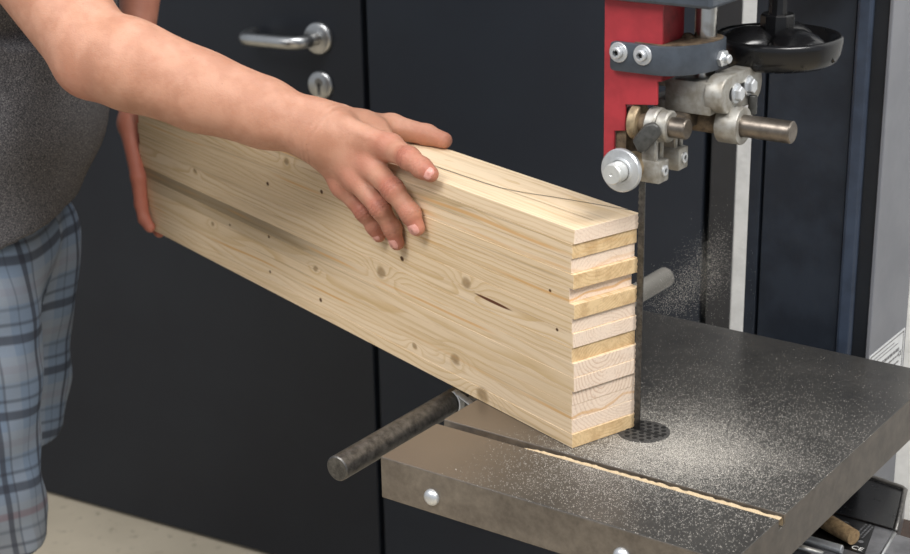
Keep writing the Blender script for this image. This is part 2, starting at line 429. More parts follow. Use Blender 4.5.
# ---------------------------------------------------------------- bandsaw
O = (.1793, 1.5001, 0)
saw = empty('bandsaw', O, math.radians(-35.684))
tag(saw, 'floor-standing bandsaw with dark steel table, red blade guard and black handwheel', 'bandsaw')

def table_steel():
    k = NT('dark_steel_table'); v = k.obj(); c = k.n('ShaderNodeTexCoord'); sx = k.n('ShaderNodeSeparateXYZ'); k.l(c.outputs['Object'], sx.inputs[0]); x, y, z = sx.outputs
    a = k.noise(v, 14, 6, .65); b = k.noise(v, 90, 4)
    col = k.ramp(a, [(.3, (.062, .060, .058)), (.5, (.080, .077, .072)), (.72, (.108, .102, .094))])
    # warm reflection of the timber painted into the left end
    warm = k.math('MULTIPLY', k.smooth(x, .02, -.15), k.smooth(y, .10, -.05))
    col = k.mix(k.math('MULTIPLY', warm, .75), col, (.255, .205, .155))
    ge = k.n('ShaderNodeNewGeometry'); sn = k.n('ShaderNodeSeparateXYZ'); k.l(ge.outputs['Normal'], sn.inputs[0])
    up = k.smooth(sn.outputs[2], .7, .9)
    col = k.mix(k.math('MULTIPLY', k.math('SUBTRACT', 1, up), .8), col, k.ramp(k.noise(v, 45, 5, .7), [(.35, (.16, .138, .118)), (.7, (.30, .265, .225))]))
    rt_ = k.smooth(sn.outputs[0], .4, .8)  # right-facing side coloured darker to offset the strong key lamp
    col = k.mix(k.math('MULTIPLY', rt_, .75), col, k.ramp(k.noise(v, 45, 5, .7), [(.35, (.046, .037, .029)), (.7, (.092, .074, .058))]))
    # fine settled dust: speckle whose density falls away from the blade
    dx = k.math('SUBTRACT', x, .045); dy = k.math('ADD', y, .025)
    d2 = k.math('ADD', k.math('MULTIPLY', k.math('MULTIPLY', dx, dx), .8), k.math('MULTIPLY', dy, dy))
    den = k.math('ADD', k.math('MULTIPLY', k.math('POWER', 2.718, k.math('DIVIDE', d2, -.0042)), .55), k.math('MULTIPLY', k.math('POWER', 2.718, k.math('DIVIDE', d2, -.019)), .27))
    den = k.math('MULTIPLY', den, k.smooth(x, -.13, -.01))
    den = k.math('MULTIPLY', den, k.math('MULTIPLY_ADD', a, 1.2, .4))
    vo = k.n('ShaderNodeTexVoronoi'); k.l(v, vo.inputs['Vector']); vo.inputs['Scale'].default_value = 1150
    sc = k.n('ShaderNodeSeparateColor'); k.l(vo.outputs['Color'], sc.inputs[0])
    hit = k.math('MULTIPLY', k.math('LESS_THAN', sc.outputs[0], den), k.smooth(vo.outputs['Distance'], .62, .40))
    haze = k.math('MULTIPLY', den, .34)
    m = k.math('MULTIPLY', k.math('MAXIMUM', hit, haze), up)
    col = k.mix(k.math('MULTIPLY', m, .80), col, lin(205, 200, 190))
    ro = k.math('MULTIPLY_ADD', a, .12, .26); ro = k.mix(m, k_grey(k, ro), (.9, .9, .9))
    me = k.math('SUBTRACT', .60, k.math('MULTIPLY', m, .60))
    k.bump(b, .06, .0006)
    return k.fin(col, ro, me, .5)
def k_grey(k, v):
    o = k.n('ShaderNodeCombineColor'); [k.l(v, o.inputs[j]) for j in range(3)]; return o.outputs[0]
tmat = table_steel()
yA, yB, yC, yD = -.1898, -.0968, -.0846, .3035
pts = [(yA, .856), (yA, .9), (yB, .9), (yB, .889), (yC, .889), (yC, .9), (yD, .9), (yD, .850), (-.10, .850), (-.105, .8555)]
bm = prism(pts, -.1775, .1990, 'x'); bevel_all(bm, .0010, 2)
table = obj('saw_table', bm, tmat, saw, angle=18); table['label'] = 'dark steel table top with a mitre slot'
# round throat insert with two rows of holes each side of the blade
ins = bmesh.new()
R0 = .0265
add_lathe(ins, [(0, .8995), (0, .9006), (R0 - .0006, .9006), (R0, .9002), (R0, .8995)], 56, Matrix.Translation((.0075, 0, 0)))
ins_o = obj('throat_insert', ins, rubber, table, angle=40); ins_o['label'] = 'round black insert with rows of small holes'
hb = bmesh.new(); kb = bmesh.new()
for j, yy in enumerate((-.0185, -.0115, -.0045, .0045, .0115, .0185)):
    for q in range(-3, 4):
        xx = q * .0082 + (.0041 if j % 2 else 0)
        if xx * xx + yy * yy < (R0 - .003) ** 2:
            add_lathe(hb, [(0, .9012), (.0022, .9011), (.0027, .9008), (.0027, .9004)], 12, Matrix.Translation((xx + .0075, yy, 0)))
obj('insert_holes', hb, dark_in, ins_o)
obj('blade_slot', box((-.007, -.0012, .9004), (.030, .0012, .9010)), dark_in, ins_o)
for bx in (-.116, .0923):
    m = Matrix.Translation((bx, yA, .8735)) @ Matrix.Rotation(PI / 2, 4, 'X')
    b = obj('dome_bolt', add_lathe(bmesh.new(), [(.0084, 0), (.0084, .001), (.0078, .003), (.0055, .0052), (.003, .006), (0, .0062)], 32, m), chrome, table, True)
    b['label'] = 'polished dome-headed bolt'

# guide rail for the fence, left of the table, and its clip
rl = obj('guide_rail', cyl((-.2385, -.1840, .868), (-.2405, .505, .868), .0134, n=40, bev=.0012), rail_mat, saw, angle=40); rl['label'] = 'round dark steel fence rail'
bm = bmesh.new()
for a0 in range(1):
    yy = .012
    pts = [(-.2385 + .0146 * math.cos(t), yy, .87 + .0146 * math.sin(t)) for t in np.linspace(-2.6, 1.25, 18)]
    pts += [(-.222, yy, .880), (-.205, yy, .872), (-.180, yy, .872)]
    L = [bm.verts.new((p[0], p[1] - .004, p[2])) for p in pts]; R_ = [bm.verts.new((p[0], p[1] + .004, p[2])) for p in pts]
    for j in range(len(pts) - 1): bm.faces.new((L[j], L[j + 1], R_[j + 1], R_[j]))
rc = obj('rail_clip', bm, simple('pale_zinc_clip', lin(214, 217, 221), lin(196, 199, 203), .4, .2), rl); rc.modifiers.new('thick', 'SOLIDIFY').thickness = .0016
obj('rail_stud', cyl((-.224, .03, .87), (-.176, .03, .87), .006, n=20), steel, rl)

# blade
bm = bmesh.new(); z = .80; tp = .0062
n = int(.62 / tp); f_l = []
for i in range(n + 1):
    zz = .80 + i * tp
    f_l.append((.0035, zz))
pts = [(.0035, .80), (.0035, .80 + n * tp)]
for i in range(n, 0, -1):
    zz = .80 + i * tp
    pts += [(-.0030, zz), (-.0038, zz - tp * .75)]
pts += [(-.0030, .80)]
add_prism(bm, pts, -.0005, .0005, 'y')
bl = obj('saw_blade', bm, simple('blade_steel', (.13, .135, .14), (.07, .072, .075), .3, .95, 200), saw); bl['label'] = 'narrow toothed steel blade'

# red guard: folded sheet with a stepped lower edge
pg = [(-.0302, 1.345), (.0300, 1.345), (.0300, 1.262), (.0262, 1.262), (.0262, 1.2400), (-.0066, 1.2365), (-.0064, 1.2118), (-.0180, 1.2100), (-.0180, 1.180), (-.0292, 1.180)]
guard = obj('blade_guard', prism(pg, -.0235, -.0205, 'y', .0005, 1), red_mat, saw); guard['label'] = 'red sheet steel blade guard'
o = obj('guard_return', box((.0270, -.0204, 1.262), (.0299, .018, 1.345)), red_shade, guard); o['label'] = 'red side return with shade put into its colour'
obj('guard_side', box((-.0301, -.0204, 1.185), (-.0275, .030, 1.345)), red_mat, guard)
obj('guard_channel', box((-.0178, -.0203, 1.180), (-.0070, .004, 1.228)), dusty, guard)
# overhead arm of the saw that carries the guides
obj('upper_housing', box((-.0335, -.034, 1.3335), (.083, .46, 1.62), .003), strap_mat, saw)
obj('wheel_housing', box((-.27, -.05, 1.62), (.24, .50, 2.05), .03, 3), col_mat, saw)
# slate strap wrapped round the post
ci = [(.026, -.0295), (.034, -.0285), (.042, -.0245), (.049, -.0175), (.0555, -.008), (.0605, .003), (.0635, .014), (.0645, .024), (.0640, .034), (.0610, .043), (.055, .049), (.046, .051)]
plan = [(-.0206, -.0295)] + ci + [(.036, .048), (.030, .030), (.030, -.0237), (-.0206, -.0237)]
bm = bmesh.new(); add_prism(bm, plan, 1.2685, 1.2955, 'z')
bmesh.ops.recalc_face_normals(bm, faces=bm.faces)
es = [e for e in bm.edges if e.calc_face_angle(0) > 1. and abs(e.verts[0].co.z - e.verts[1].co.z) > .01 and e.verts[0].co.x < -.02]
es += [e for e in bm.edges if abs(e.verts[0].co.z - e.verts[1].co.z) < .0001]
es2 = [e for e in bm.edges if abs(e.verts[0].co.x + .0206) < 1e-4 and abs(e.verts[1].co.x + .0206) < 1e-4 and abs(e.verts[0].co.y - e.verts[1].co.y) > .003]
bmesh.ops.bevel(bm, geom=es2, offset=.004, segments=4, profile=.5, affect='EDGES')
bevel_all(bm, .0009, 2, 50)
strap = obj('clamp_strap', bm, strap_mat, saw, angle=35); strap['label'] = 'slate grey clamp strap bolted to the guard'
bm = bmesh.new(); cx_, cy_ = .040, .012
add_prism(bm, [(cx_ + (x_ - cx_) * .93, cy_ + (y_ - cy_) * .93) for x_, y_ in plan[1:]], 1.2950, 1.2963, 'z')
add_lathe(bm, [(0, 1.3005), (.004, 1.2995), (.0075, 1.2965), (.0085, 1.2955)], 14, Matrix.Translation((.0330, .020, 0)))
o = obj('settled_sawdust', bm, dusty, strap); o['kind'] = 'stuff'; o['label'] = 'tan sawdust lying on the strap'
def cap_screw(parent, at, nrm, rw, rh, hh, mat=chrome, name='cap_screw'):
    q = Vector(nrm).to_track_quat('Z', 'Y').to_matrix().to_4x4(); M_ = Matrix.Translation(at) @ q
    bm = bmesh.new()
    add_lathe(bm, [(0, 0), (rw, 0), (rw, .0012), (rw - .0004, .0016), (rh + .0003, .0016)], 36, M_)
    add_lathe(bm, [(rh, .0012), (rh, .0014 + hh - .0006), (rh - .0006, .0014 + hh), (rh * .58, .0014 + hh), (rh * .55, .0014 + hh * .35), (0, .0014 + hh * .35)], 36, M_)
    s = obj(name, bm, mat, parent, angle=35)
    bm = bmesh.new(); add_lathe(bm, [(0, .0016 + hh * .36), (rh * .54, .0016 + hh * .36)], 6, M_); obj('hex_socket', bm, dark_in, s)
    return s
cap_screw(strap, (-.0110, -.0295, 1.2862), (0, -1, 0), .0093, .0052, .0055)
cap_screw(strap, (.0140, -.0295, 1.2862), (0, -1, 0), .0093, .0052, .0055)
bm = bmesh.new(); q = Matrix.Translation((.0640, .026, 1.2790)) @ Vector((1, -.15, 0)).to_track_quat('Z', 'Y').to_matrix().to_4x4()
add_lathe(bm, [(0, 0), (.0078, 0), (.0078, .0045), (.0068, .0056), (0, .0056)], 6, q); add_lathe(bm, [(0, .0056), (.0042, .0056), (.0042, .0098), (.0034, .0106), (0, .0106)], 20, q)
nut = obj('clamp_nut', bm, chrome, strap, angle=30)
# post
post = obj('guide_post', cyl((.046, .030, 1.225), (.046, .030, 1.42), .0106, n=40), simple('polished_post', (.62, .61, .58), (.46, .44, .41), .22, 1, 90), saw, angle=40); post['label'] = 'bright round guide post'

# cast arm under the strap
arm = empty('guide_arm', (0, 0, 0)); arm.parent = saw
arm_plan = [(.0665, .004), (.0665, .048), (.016, .048)] + [(.016 - .017 * math.sin(a), .026 + .022 * math.cos(a)) for a in np.linspace(.3, PI - .3, 8)] + [(.016, .004)]
fork = [q for q in arm_plan if q[0] < .05]; fork = [(.021, .005), (.021, .047)] + [(min(x_, .021), min(max(y_, .005), .047)) for x_, y_ in fork]
bm = bmesh.new(); add_prism(bm, fork, 1.2510, 1.2590, 'z'); add_prism(bm, fork, 1.2295, 1.2390, 'z'); add_box(bm, (.0195, .004, 1.2290), (.0665, .048, 1.2595))
bmesh.ops.recalc_face_normals(bm, faces=bm.faces); bevel_all(bm, .0012, 2, 40)
o = obj('arm_bar', bm, cast, arm, angle=35); o['label'] = 'forked pale cast bar'
hc, hr = .0440, .0178
bm = prism(stadium((hc, 1.2475), .0255, hr, 14), .0600, .0785, 'x', .0022, 3)
plate = obj('arm_plate', bm, cast, arm, angle=35); plate['label'] = 'rounded cast end plate with a slot'
obj('plate_slot', prism(stadium((hc, 1.2475), .0205, .0064, 10), .0784, .0788, 'x'), dark_in, plate)
for yy, zz in ((.0300, 1.2470), (.0560, 1.2490)):
    q = Matrix.Translation((.0786, yy, zz)) @ Matrix.Rotation(PI / 2, 4, 'Y')
    bm = bmesh.new(); add_lathe(bm, [(0, 0), (.0096, 0), (.0096, .0014), (.009, .0018), (0, .0018)], 32, q); add_lathe(bm, [(0, .0018), (.0072, .0018), (.0072, .0058), (.0062, .0068), (0, .0068)], 6, q)
    obj('hex_bolt', bm, chrome, plate, angle=28)
# ring hanger on the long rod
bm = bmesh.new()
add_lathe(bm, [(.0106, 0), (.0172, 0), (.0176, .0006), (.0176, .0214), (.0172, .022), (.0106, .022)], 40, Matrix.Translation((.0660, .030, 1.2172)) @ Matrix.Rotation(PI / 2, 4, 'Y'))
add_box(bm, (.0665, .0195, 1.2250), (.0780, .0275, 1.2380), .001, 1); add_box(bm, (.0665, .036, 1.2250), (.0780, .0440, 1.2400), .001, 1)
o = obj('ring_hanger', bm, cast, arm, angle=35); o['label'] = 'cast ring clamp hanging round the rod'
o2 = obj('thumb_screw', cyl((.083, .058, 1.222), (.083, .058, 1.240), .0042, n=16, bev=.0008), knob_mat, arm, angle=35)
rod = obj('guide_rod', cyl((.008, .030, 1.2175), (.1370, .030, 1.2175), .0104, n=40, bev=.0012), rod_mat, saw, angle=40); rod['label'] = 'long dark steel rod with a square end'
o = obj('dust_crust', cyl((.020, .030, 1.2177), (.0655, .030, 1.2177), .0110, n=40), dusty, rod, True); o['label'] = 'crust of brown sawdust on the rod'

# lower guide unit
gu = empty('blade_guide_unit', (0, 0, 0)); gu.parent = saw
def xcyl(name, x0, x1, y, z, r, mat, bev=.001, label=None):
    o = obj(name, cyl((x0, y, z), (x1, y, z), r, n=40, bev=bev), mat, gu, angle=40)
    if label: o['label'] = label
    return o
xcyl('thrust_bearing', -.001, .008, -.0165, 1.2205, .0168, bearing, .0014, 'tan ring bearing')
xcyl('bearing_hub', .005, .020, -.0165, 1.2195, .0100, dusty)
xcyl('clamp_ring', .0165, .028, -.0165, 1.2200, .0164, cast, .0016, 'pale grey clamp ring')
xcyl('clamp_collar', .0275, .0385, -.0165, 1.2200, .0148, cast, .0016)
xcyl('stub_rod', .036, .0550, -.0165, 1.2195, .0096, rod_mat, .0012, 'dark stub of the guide rod')
bm = bmesh.new(); add_box(bm, (.012, -.010, 1.214), (.046, .031, 1.229), .003, 2); 
obj('guide_bracket', bm, dusty_dark, gu, angle=40)
# faceted black thumb knob in front of the clamp
bm = bmesh.new(); q = Matrix.Translation((.0225, -.0345, 1.2125)) @ Matrix.Rotation(math.radians(25), 4, 'Z') @ Matrix.Rotation(PI / 2, 4, 'X') @ Matrix.Rotation(math.radians(50), 4, 'Z')
kp = [(-.0155, -.0035), (-.010, -.0085), (.0105, -.0085), (.0155, -.002), (.0145, .0045), (.008, .0085), (-.0105, .0080)]
add_prism(bm, kp, -.005, .005, 'z'); bmesh.ops.recalc_face_normals(bm, faces=bm.faces); bevel_all(bm, .0018, 2, 30); bmesh.ops.transform(bm, matrix=q, verts=bm.verts)
o = obj('thumb_knob', bm, knob_mat, gu, angle=40); o['label'] = 'worn black faceted thumb knob'
for (yy, dx, dz) in ((-.0180, -.0025, .0005), (.0190, -.0020, .0045)):
    bm = bmesh.new()
    add_box(bm, (.0115 + dx, yy - .0095, 1.1660 + dz), (.0352 + dx, yy + .0095, 1.1875 + dz), .0018, 2)
    add_box(bm, (.0150 + dx, yy - .0085, 1.1850 + dz), (.0300 + dx, yy - .0022, 1.2110 + dz), .0012, 1)
    add_box(bm, (.0150 + dx, yy + .0022, 1.1850 + dz), (.0300 + dx, yy + .0085, 1.2110 + dz), .0012, 1)
    lg = obj('guide_block', bm, cast, gu, angle=40); lg['label'] = 'pale cast block with a grub screw'
    q = Matrix.Translation((.0352 + dx, yy, 1.1775 + dz)) @ Matrix.Rotation(PI / 2, 4, 'Y')
    s_ = obj('grub_screw', add_lathe(bmesh.new(), [(.0052, 0), (.0052, .0016), (.0046, .0020), (.0026, .0020), (.0024, .0008), (0, .0008)], 24, q), chrome, lg, angle=35)
    obj('screw_socket', add_lathe(bmesh.new(), [(0, .0010), (.0024, .0010)], 6, q), dark_in, lg)
# side roller with bright washer and stud
bm = cyl((.0035, -.0175, 1.1795), (.0035, -.0400, 1.1795), .0132, n=40, bev=.002); obj('roller_body', bm, bearing, gu, angle=40)
q = Matrix.Translation((.0012, -.0400, 1.1795)) @ Matrix.Rotation(PI / 2, 4, 'X')
bm = add_lathe(bmesh.new(), [(0, 0), (.0198, 0), (.0206, .0008), (.0206, .0042), (.0196, .0056), (.0128, .0060), (.0124, .0066), (.0104, .0066)], 48, q)
wz = obj('roller_washer', bm, chrome, gu, angle=30); wz['label'] = 'bright zinc washer'
bm = add_lathe(bmesh.new(), [(.0098, .0060), (.0098, .0195), (.0088, .0212), (.0016, .0212), (.0010, .0204), (0, .0204)], 40, q)
o = obj('roller_stud', bm, simple('bright_stud', (.70, .71, .69), (.62, .63, .61), .42, .6, 120), gu, angle=30); o['label'] = 'bright round stud'
obj('roller_bridge', box((.003, -.030, 1.172), (.014, -.012, 1.186), .002), bearing, gu)

# handwheel
wc = Vector((.0760, .12, 0)); wz0 = 1.2580
hw = empty('handwheel', (wc.x, wc.y, wz0)); hw.parent = saw; hw['label'] = 'black plastic dish handwheel'
Rw = .0622
prof = [(0, 0), (.030, .0002), (.050, .001), (.0575, .0050), (.0607, .0120), (Rw, .0225), (Rw, .0262), (Rw - .002, .0285), (Rw - .0045, .0285), (Rw - .0065, .0265), (.0520, .0165), (.044, .0120), (.020, .0105), (0, .0105)]
obj('wheel_dish', add_lathe(bmesh.new(), prof, 72), black_plastic, hw, True)
for a in (-.40, -.40 + 2.094, -.40 + 4.189):
    pts = [(math.cos(a) * r_, math.sin(a) * r_, zz) for r_, zz in ((.006, .034), (.016, .0365), (.028, .0375), (.040, .0355), (.050, .0305), (.0585, .0255))]
    bm = bmesh.new(); rows = []
    for j, p in enumerate(pts):
        wd = (.022, .026, .029, .029, .026, .020)[j]; tx, ty = -math.sin(a), math.cos(a); row = []
        for s_ in np.linspace(-1, 1, 9):
            row.append(bm.verts.new((p[0] + tx * wd * s_, p[1] + ty * wd * s_, p[2] - .0165 * s_ * s_)))
        rows.append(row)
    for A, B in zip(rows, rows[1:]):
        for j in range(8): bm.faces.new((A[j], A[j + 1], B[j + 1], B[j]))
    sp = obj('wheel_spoke', bm, black_plastic, hw, True); sp.modifiers.new('thick', 'SOLIDIFY').thickness = .003
bm = add_lathe(bmesh.new(), [(.0165, .008), (.0165, .0470), (.0150, .0485), (.0090, .0485), (.0085, .0525), (.0085, .070), (0, .070)], 10)
hub = obj('wheel_hub', bm, black_plastic, hw, angle=25)
obj('wheel_spindle', cyl((0, 0, .068), (0, 0, .16), .006, n=20), steel, hw, True)
o = obj('settled_sawdust', add_lathe(bmesh.new(), [(0, .0135), (.010, .0145), (.017, .0128), (.020, .0112)], 20, Matrix.Translation((-.034, .006, 0))), dusty, hw, True); o['kind'] = 'stuff'; o['label'] = 'sawdust lying in the wheel dish'

# column behind the table
colm = empty('saw_column', (0, 0, 0)); colm.parent = saw
bm = prism([(-.0585, .360), (-.0445, .3600), (-.0445, .368), (-.0400, .368), (-.0400, .360), (.0590, .360), (.0590, .470), (-.0585, .470)], .02, 2.0, 'z', .0008, 1)
o = obj('column_front', bm, col_mat, colm); o['label'] = 'blue-black enamelled column front with a seam'
bm = prism([(.0588, .3605), (.0610, .3560), (.0640, .3552), (.0740, .3575), (.0765, .3610), (.0765, .420), (.0588, .420)], .02, 2.0, 'z', .0008, 2)
obj('column_rib', bm, simple('blue_rib', lin(54, 64, 80), lin(44, 52, 66), .35, 0, 30), colm)
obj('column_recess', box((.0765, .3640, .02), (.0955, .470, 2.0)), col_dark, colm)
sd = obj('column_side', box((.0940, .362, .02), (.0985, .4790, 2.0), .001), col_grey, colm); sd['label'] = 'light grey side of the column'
SX = .0987
# printed label on the grey side: a framed sheet with lines of small print
lb = obj('printed_label', box((SX - .0001, .3630, .800), (SX + .0004, .4730, .8775)), paper, sd); lb['label'] = 'white printed label with a dark border'
bm = bmesh.new(); X1 = SX + .0007
for (y0, y1, z0, z1) in ((.3665, .4695, .8738, .8750), (.3665, .4695, .803, .8042), (.3665, .3680, .803, .875), (.4680, .4695, .803, .875), (.372, .440, .8685, .8693), (.376, .452, .8640, .8648)):
    add_box(bm, (SX + .0004, y0, z0), (X1, y1, z1))
yy = .385
for rw in range(6):
    zz = .858 - rw * .0085; y_ = .374
    while y_ < .458:
        l_ = rng.uniform(.004, .011)
        add_box(bm, (SX + .0004, y_, zz - (.0040 if rw < 1 else .0022)), (X1, min(y_ + l_, .462), zz)); y_ += l_ + .0022
obj('label_print', bm, grey_ink, lb)
def text_mesh(s, size, M_):
    cu = bpy.data.curves.new('t', 'FONT'); cu.body = s; cu.size = size; cu.align_x = 'CENTER'; cu.extrude = .00012
    ob = bpy.data.objects.new('t', cu); COL.objects.link(ob); dg = bpy.context.evaluated_depsgraph_get()
    me = bpy.data.meshes.new_from_object(ob.evaluated_get(dg)); bpy.data.objects.remove(ob); bpy.data.curves.remove(cu)
    me.transform(M_); return me
Mx = Matrix(((0, 0, 1, X1 + .0001), (1, 0, 0, .4600), (0, 1, 0, .8460), (0, 0, 0, 1)))
link('conformity_mark', text_mesh('CE', .009, Mx), grey_ink, lb)

# lower housing on the right with a rating plate
hs = empty('lower_housing', (.149, .363, 0)); hs.parent = saw
ZH = .72
o = obj('housing_body', prism([(-.17, .004), (.004, .004), (.031, -.098), (.062, -.100), (.075, -.245), (-.17, -.245)], .03, ZH, 'z', .004, 3), simple('grey_housing', lin(128, 128, 131), lin(104, 104, 107), .32, .5, 40), hs); o['label'] = 'silver grey lower housing'
o = obj('housing_cover', prism([(-.16, -.0915), (.0265, -.0960), (.0010, .001), (-.052, .010), (-.16, .010)], ZH - .004, ZH + .0025, 'z', .0012, 2), black_plastic, hs); o['label'] = 'glossy black cover panel'
obj('cover_rim', tube([(-.10, .012, ZH + .004), (-.052, .012, ZH + .004), (-.002, .0035, ZH + .004), (.0035, .001, ZH + .003), (.012, -.03, ZH + .002), (.0295, -.096, ZH + .001)], .0028, 12), rail_mat, hs, True)
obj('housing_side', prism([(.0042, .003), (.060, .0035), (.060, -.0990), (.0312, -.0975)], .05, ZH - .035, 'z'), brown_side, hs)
obj('housing_ridge', tube([(.0300, -.100, ZH), (.0340, -.130, ZH + .0005), (.0420, -.200, ZH + .0005)], .0022, 10), zinc, hs, True)  # bright metal tube on the ridge, made to stand in for its highlight
rp = obj('rating_plate', prism([(-.13, -.162), (.0215, -.164), (.0055, -.0935), (-.13, -.0930)], ZH, ZH + .0008, 'z'), plate_mat, hs); rp['label'] = 'black rating plate with white print'
zt = ZH + .0010
link('conformity_mark', text_mesh('CE', .011, Matrix.Translation((.0100, -.1600, zt))), white_ink, rp)
bm = bmesh.new()
for cx in (.0045, .0005, -.004):
    y_ = -.132
    while y_ < -.100:
        l_ = rng.uniform(.002, .005); add_box(bm, (cx, y_, zt), (cx + .0017, y_ + l_, zt + .0002)); y_ += l_ + .0014
for rw in range(4):
    x_ = -.064
    while x_ < -.024:
        l_ = rng.uniform(.003, .007); add_box(bm, (x_, -.1080 - rw * .0045, zt), (x_ + l_, -.1062 - rw * .0045, zt + .0002)); x_ += l_ + .0016
add_lathe(bm, [(0, zt), (0, zt + .0002), (.0030, zt + .0002), (.0030, zt)], 20, Matrix.Translation((.0075, -.1405, 0)))
obj('plate_print', bm, grey_ink, rp)
obj('housing_bar', cyl((-.0700, -.1735, ZH + .004), (.0000, -.1735, ZH + .004), .0050, n=20, bev=.001), chrome, hs, angle=40)
obj('housing_latch', tube([(-.072, -.180, ZH + .003), (-.074, -.188, ZH + .005), (-.070, -.196, ZH + .006), (-.012, -.198, ZH + .006)], .0035, 12), steel, hs, True)
# sub-frame that carries table and column, down to the floor
bm = box((-.09, .14, .02), (.02, .36, .83), .004); add_box(bm, (-.14, .06, 0), (.20, .50, .03), .004); add_box(bm, (-.10, .05, .78), (.12, .22, .868), .004)
obj('saw_base', bm, col_dark, saw)

dw = obj('wooden_dowel', tube([(.05, .2560, .7312), (.075, .2450, .7312), (.105, .2310, .7312), (.130, .2196, .7312), (.1530, .2095, .7312)], [.0088, .0092, .0096, .0094, .0088], 20), dowel_mat, None, angle=45)
dw.location = O; dw.rotation_euler = saw.rotation_euler
tag(dw, 'short stub of old round wood lying on the black plate below the table', 'wooden stub')

# ---------------------------------------------------------------- sawdust
SAWM = Matrix.Translation(O) @ Matrix.Rotation(math.radians(-35.684), 4, 'Z')
def grains(name, pts, sizes, mat, label, cat, stretch=None):
    n = len(pts); base = np.array([(1, 1, 1), (1, -1, -1), (-1, 1, -1), (-1, -1, 1)], float) * .55
    A = rng.normal(size=(n, 3, 3)); Q, _ = np.linalg.qr(A)
    V = np.einsum('nij,kj->nki', Q, base) * sizes[:, None, None]
    if stretch is not None: V = V + (V @ stretch)[:, :, None] * stretch[None, None] * 2.5
    V = V + pts[:, None]
    F = (np.array([(0, 1, 2), (0, 3, 1), (0, 2, 3), (1, 3, 2)])[None] + 4 * np.arange(n)[:, None, None]).reshape(-1, 3)
    me = mesh_from(name, V.reshape(-1, 3), F)
    for p in me.polygons: p.use_smooth = False
    o = link(name, me, mat); o.matrix_world = SAWM
    tag(o, label, cat, 'stuff'); return o
g = rng.normal(size=(14000, 2)) * np.array([.060, .050]) + np.array([.052, -.022])
g2 = rng.normal(size=(6000, 2)) * np.array([.12, .11]) + np.array([.085, .02])
g = np.concatenate([g, g2]); ok = (g[:, 0] > -.10) & (g[:, 0] < .195) & (g[:, 1] > -.185) & (g[:, 1] < .295) & ~((g[:, 1] > yB) & (g[:, 1] < yC))
# keep the grains out from under the timber
ca, sa = math.cos(TYAW), math.sin(TYAW); Ryaw = np.array([[math.cos(math.radians(-35.684)), -math.sin(math.radians(-35.684))], [math.sin(math.radians(-35.684)), math.cos(math.radians(-35.684))]])
wxy = g @ Ryaw.T + np.array(O[:2]) - np.array([.1117, 1.4591]); bx_ = wxy @ np.array([ca, sa]); by_ = wxy @ np.array([-sa, ca])
ok &= ~((bx_ < .003) & (by_ > -.003) & (by_ < DEP + .003)); ok &= ~((g[:, 0] ** 2 + g[:, 1] ** 2) < .0285 ** 2)
g = g[ok]; sz = rng.uniform(.00014, .00036, len(g)); sz[rng.random(len(g)) < .05] *= 1.8
grains('sawdust_grains', np.column_stack([g, .9002 + sz * .3]), sz, dust_white, 'pale sawdust scattered over the dark saw table', 'sawdust')
# airborne spray behind the blade
n = 5200; t = rng.random(n) ** .7
pp = np.column_stack([-.018 + t * .060 + rng.normal(size=n) * .010, .070 + t * .02 + rng.normal(size=n) * .012, 1.002 + t * .066 + rng.normal(size=n) * (.006 + .016 * t)])
n2 = 900; pp2 = np.column_stack([rng.uniform(-.03, .07, n2), rng.uniform(.03, .12, n2), rng.uniform(.92, 1.06, n2)])
pp = np.concatenate([pp, pp2]); st = np.array([.42, .40, -.75]); st /= np.linalg.norm(st)
grains('flying_sawdust', pp, rng.uniform(.00007, .00019, len(pp)), dust_white, 'spray of fine sawdust flying behind the blade', 'sawdust', st)
# packed line of sawdust in the mitre slot
bm = bmesh.new(); xs = np.linspace(-.145, .1985, 90); rows = []
for x_ in xs:
    f_ = min(1, max(0, (x_ + .145) / .10)); wdt = (.0020 + .0060 * f_) * (.85 + .3 * random.random()); hz = .8900 + (.0088 + .0010 * random.random()) * (.25 + .75 * f_)
    y0 = yB + .0003
    rows.append([bm.verts.new((x_, y0, .8892)), bm.verts.new((x_, y0, hz)), bm.verts.new((x_, y0 + wdt * .75, hz - .0002)), bm.verts.new((x_, y0 + wdt, hz - .0018 - .001 * random.random())), bm.verts.new((x_, y0 + wdt + .001, .8892))])
for A, B in zip(rows, rows[1:]):
    for j in range(4): bm.faces.new((A[j], A[j + 1], B[j + 1], B[j]))
sl = obj('packed_sawdust', bm, dust_mat); sl.matrix_world = SAWM; tag(sl, 'line of packed sawdust filling the slot across the table', 'sawdust', 'stuff')

# ---------------------------------------------------------------- the person
# right arm and hand (close to the camera), joints in metres
sh, el = (-.5615, 1.985, 1.4027), (-.398, 1.815, 1.2300)
fa = [(-.398, 1.815, 1.2300), (-.354, 1.7905, 1.2170), (-.2764, 1.772, 1.1905), (-.1989, 1.7533, 1.1680), (-.1435, 1.7346, 1.1535)]
far = [.0480, .0475, .0415, .0350, .0300]
fing = {'i': [(-.0654, 1.6899, 1.1455), (-.0456, 1.6500, 1.1445), (-.0325, 1.6365, 1.1380), (-.0232, 1.6300, 1.1328)],
        'm': [(-.0879, 1.7023, 1.1220), (-.0637, 1.6654, 1.1063), (-.0461, 1.6549, 1.0838), (-.0391, 1.6513, 1.0682)],
        'r': [(-.1039, 1.7090, 1.1057), (-.0788, 1.6811, 1.0819), (-.0667, 1.6839, 1.0584), (-.0618, 1.6834, 1.0415)],
        'p': [(-.1205, 1.7268, 1.0930), (-.0978, 1.7127, 1.0672), (-.0875, 1.7139, 1.0506), (-.0824, 1.7136, 1.0400)]}
